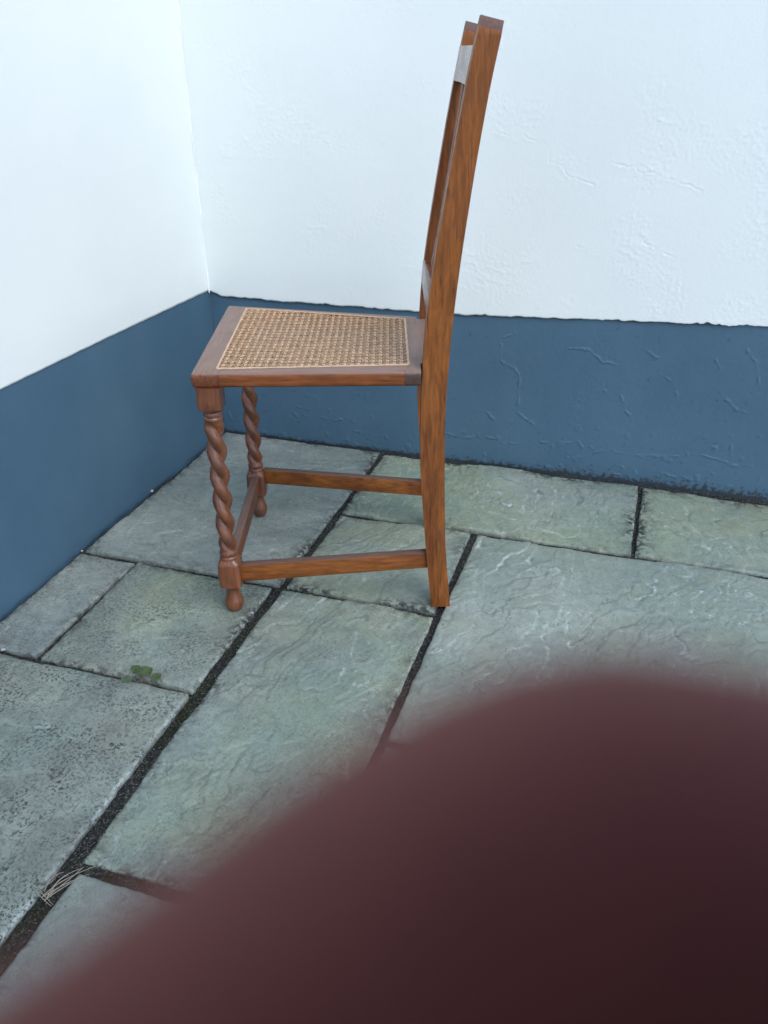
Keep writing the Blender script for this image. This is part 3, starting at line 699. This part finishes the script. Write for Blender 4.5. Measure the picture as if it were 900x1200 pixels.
pebble(178, 576, .0045, 'pale crumb of render at the foot of the left wall beside the large corner slab')
pebble(6, 1141, .0024, 'tiny white pebble in the wide joint at the bottom left corner', -.006)
pebble(96, 646, .0028, 'small pale crumb against the left wall where a paving joint meets it')
pebble(4, 762, .0042, 'pale crumb at the left edge of the photo by the joint between slabs')

# ------------------------------------------------------------------ the photographer's phone and hand (finger over the lens)
def cp(x, y, z): return CM @ Vector((x / 1000, y / 1000, z / 1000))
phone = empty('phone'); phone.matrix_world = CM
tag(phone, 'black phone taking the picture, held in the right hand', 'phone')
def pbox(x0, x1, y0, y1, z0, z1, m, name, bev):
    bm = prism([(x0 / 1000, y0 / 1000), (x1 / 1000, y0 / 1000), (x1 / 1000, y1 / 1000), (x0 / 1000, y1 / 1000)], z0 / 1000, z1 / 1000, 'z', bev / 1000, 3)
    return from_bm(name, bm, m, phone)
pbox(-40, 42, -125, 30, 1.8, 9.6, M['black'], 'shell', 2.0)  # unseen phone body, sized to keep light off the finger
pbox(-38, 40, -122, 27, 9.7, 10.1, M['glass'], 'screen', .15)
bm = bmesh.new()
for k in range(32):
    a0, a1 = k * 2 * math.pi / 32, (k + 1) * 2 * math.pi / 32
    f = lambda a, r, z: bm.verts.new((r * math.cos(a), r * math.sin(a), z))
    bm.faces.new((f(a0, .0035, .0012), f(a1, .0035, .0012), f(a1, .0055, .0012), f(a0, .0055, .0012)))
    bm.faces.new((f(a0, .0055, .0012), f(a1, .0055, .0012), f(a1, .0058, .0018), f(a0, .0058, .0018)))
bmesh.ops.remove_doubles(bm, verts=bm.verts[:], dist=1e-6)
from_bm('lens_ring', bm, M['black'], phone)
# hand: skinned skeleton (camera-space millimetres, placed once in the world)
Bk = Vector((.309, -.951, 0)); Rt = Vector((.951, .309, 0))            # behind and to the right of the camera, level
hand = tag(empty('person', Bk * .42), 'photographer standing over the paving, one dark out-of-focus finger covering the lower right of the view', 'person')
def skin(name, verts, edges, rads, root, m, parent, sub=2):
    me = bpy.data.meshes.new(name); me.from_pydata([cp(*v) - hand.location for v in verts], edges, []); me.update()
    o = bpy.data.objects.new(name, me); C.objects.link(o); o.parent = parent; me.materials.append(m)
    sk = o.modifiers.new('skin', 'SKIN'); sk.use_smooth_shade = True
    for i, r in enumerate(rads):
        me.skin_vertices[0].data[i].radius = (r / 1000, r / 1000); me.skin_vertices[0].data[i].use_root = (i == root)
    sb = o.modifiers.new('sub', 'SUBSURF'); sb.levels = sub; sb.render_levels = sub
    dg = bpy.context.evaluated_depsgraph_get(); nm = bpy.data.meshes.new_from_object(o.evaluated_get(dg))
    o.modifiers.clear(); o.data = nm; nm.polygons.foreach_set('use_smooth', [True] * len(nm.polygons)); return o
Vh = [(52, -150, 18), (50, -128, 13), (48, -106, 8), (46, -84, 3)]; Rh = [24, 23, 22, 19]; Eh = [(0, 1), (1, 2), (2, 3)]
def chain(start, pts, rad):
    k = start
    for p, r in zip(pts, rad):
        Vh.append(p); Rh.append(r); Eh.append((k, len(Vh) - 1)); k = len(Vh) - 1
chain(3, [(42, -56, -6), (27, -31, -13), (14.8, -15.9, -17), (6.5, -8.15, -18.4), (2.0, -10.8, -16.2), (-2.7, -13.4, -13.0), (-7.8, -15.0, -10.4), (-12.0, -15.6, -9.0)], [13, 9.0, 7.6, 7.9, 7.6, 7.2, 6.9, 5.4])  # index, knuckle bent out in front of the lens
chain(3, [(44, -72, -9), (32, -44, -16), (15, -27, -18), (2, -27, -15), (-12, -31, -10)], [12, 11, 10.6, 10, 8])
chain(2, [(46, -92, -9), (32, -70, -18), (14, -56, -19), (-4, -54, -14)], [12, 10.5, 10, 8])
chain(1, [(48, -114, -8), (34, -98, -18), (16, -92, -19), (2, -92, -12)], [11, 9, 8.6, 7])
chain(1, [(52, -112, 25), (44, -88, 27), (32, -68, 22), (20, -54, 20)], [13, 11.5, 10.5, 8.5])     # thumb on the screen side
skin('fingers_and_palm', Vh, Eh, Rh, 0, M['skin'], hand)
def wp_(r, b, z): return Rt * r + Bk * b + Vector((0, 0, z))
def wskin(name, P, E_, Rd, m, root=0, sub=2):
    # same skinning, from world points
    inv = CM.inverted(); return skin(name, [tuple(inv @ p * 1000) for p in P], E_, [r * 1000 for r in Rd], root, m, hand, sub)
wr = cp(55, -185, 26)  # rest of the body, added out of view to shade the finger
P = [wp_(0, .44, .95), wp_(0, .42, 1.10), wp_(0, .38, 1.28), wp_(0, .36, 1.40), wp_(0, .34, 1.48),
     wp_(.17, .37, 1.40), wp_(.25, .38, 1.12), wr, wp_(-.17, .37, 1.40), wp_(-.26, .42, 1.12), wp_(-.20, .36, .92),
     wp_(.10, .44, .84), wp_(.12, .42, .48), wp_(.12, .46, .08), wp_(-.10, .44, .84), wp_(-.12, .42, .48), wp_(-.12, .46, .08)]
wskin('clothed_body', P, [(0, 1), (1, 2), (2, 3), (3, 4), (3, 5), (5, 6), (6, 7), (3, 8), (8, 9), (9, 10), (0, 11), (11, 12), (12, 13), (0, 14), (14, 15), (15, 16)],
      [.17, .165, .18, .15, .075, .085, .06, .036, .085, .06, .045, .115, .075, .055, .115, .075, .055], M['cloth'])
wskin('head', [wp_(0, .34, 1.46), wp_(0, .31, 1.54), wp_(0, .29, 1.63), wp_(0, .30, 1.71)], [(0, 1), (1, 2), (2, 3)], [.065, .085, .11, .095], M['skin'])
wskin('hair', [wp_(0, .36, 1.56), wp_(0, .345, 1.66), wp_(0, .32, 1.75)], [(0, 1), (1, 2)], [.09, .11, .09], M['cloth'])
for sx in (.12, -.12):
    wskin('shoe', [wp_(sx, .50, .045), wp_(sx, .40, .045), wp_(sx, .29, .035)], [(0, 1), (1, 2)], [.048, .05, .04], M['black'])
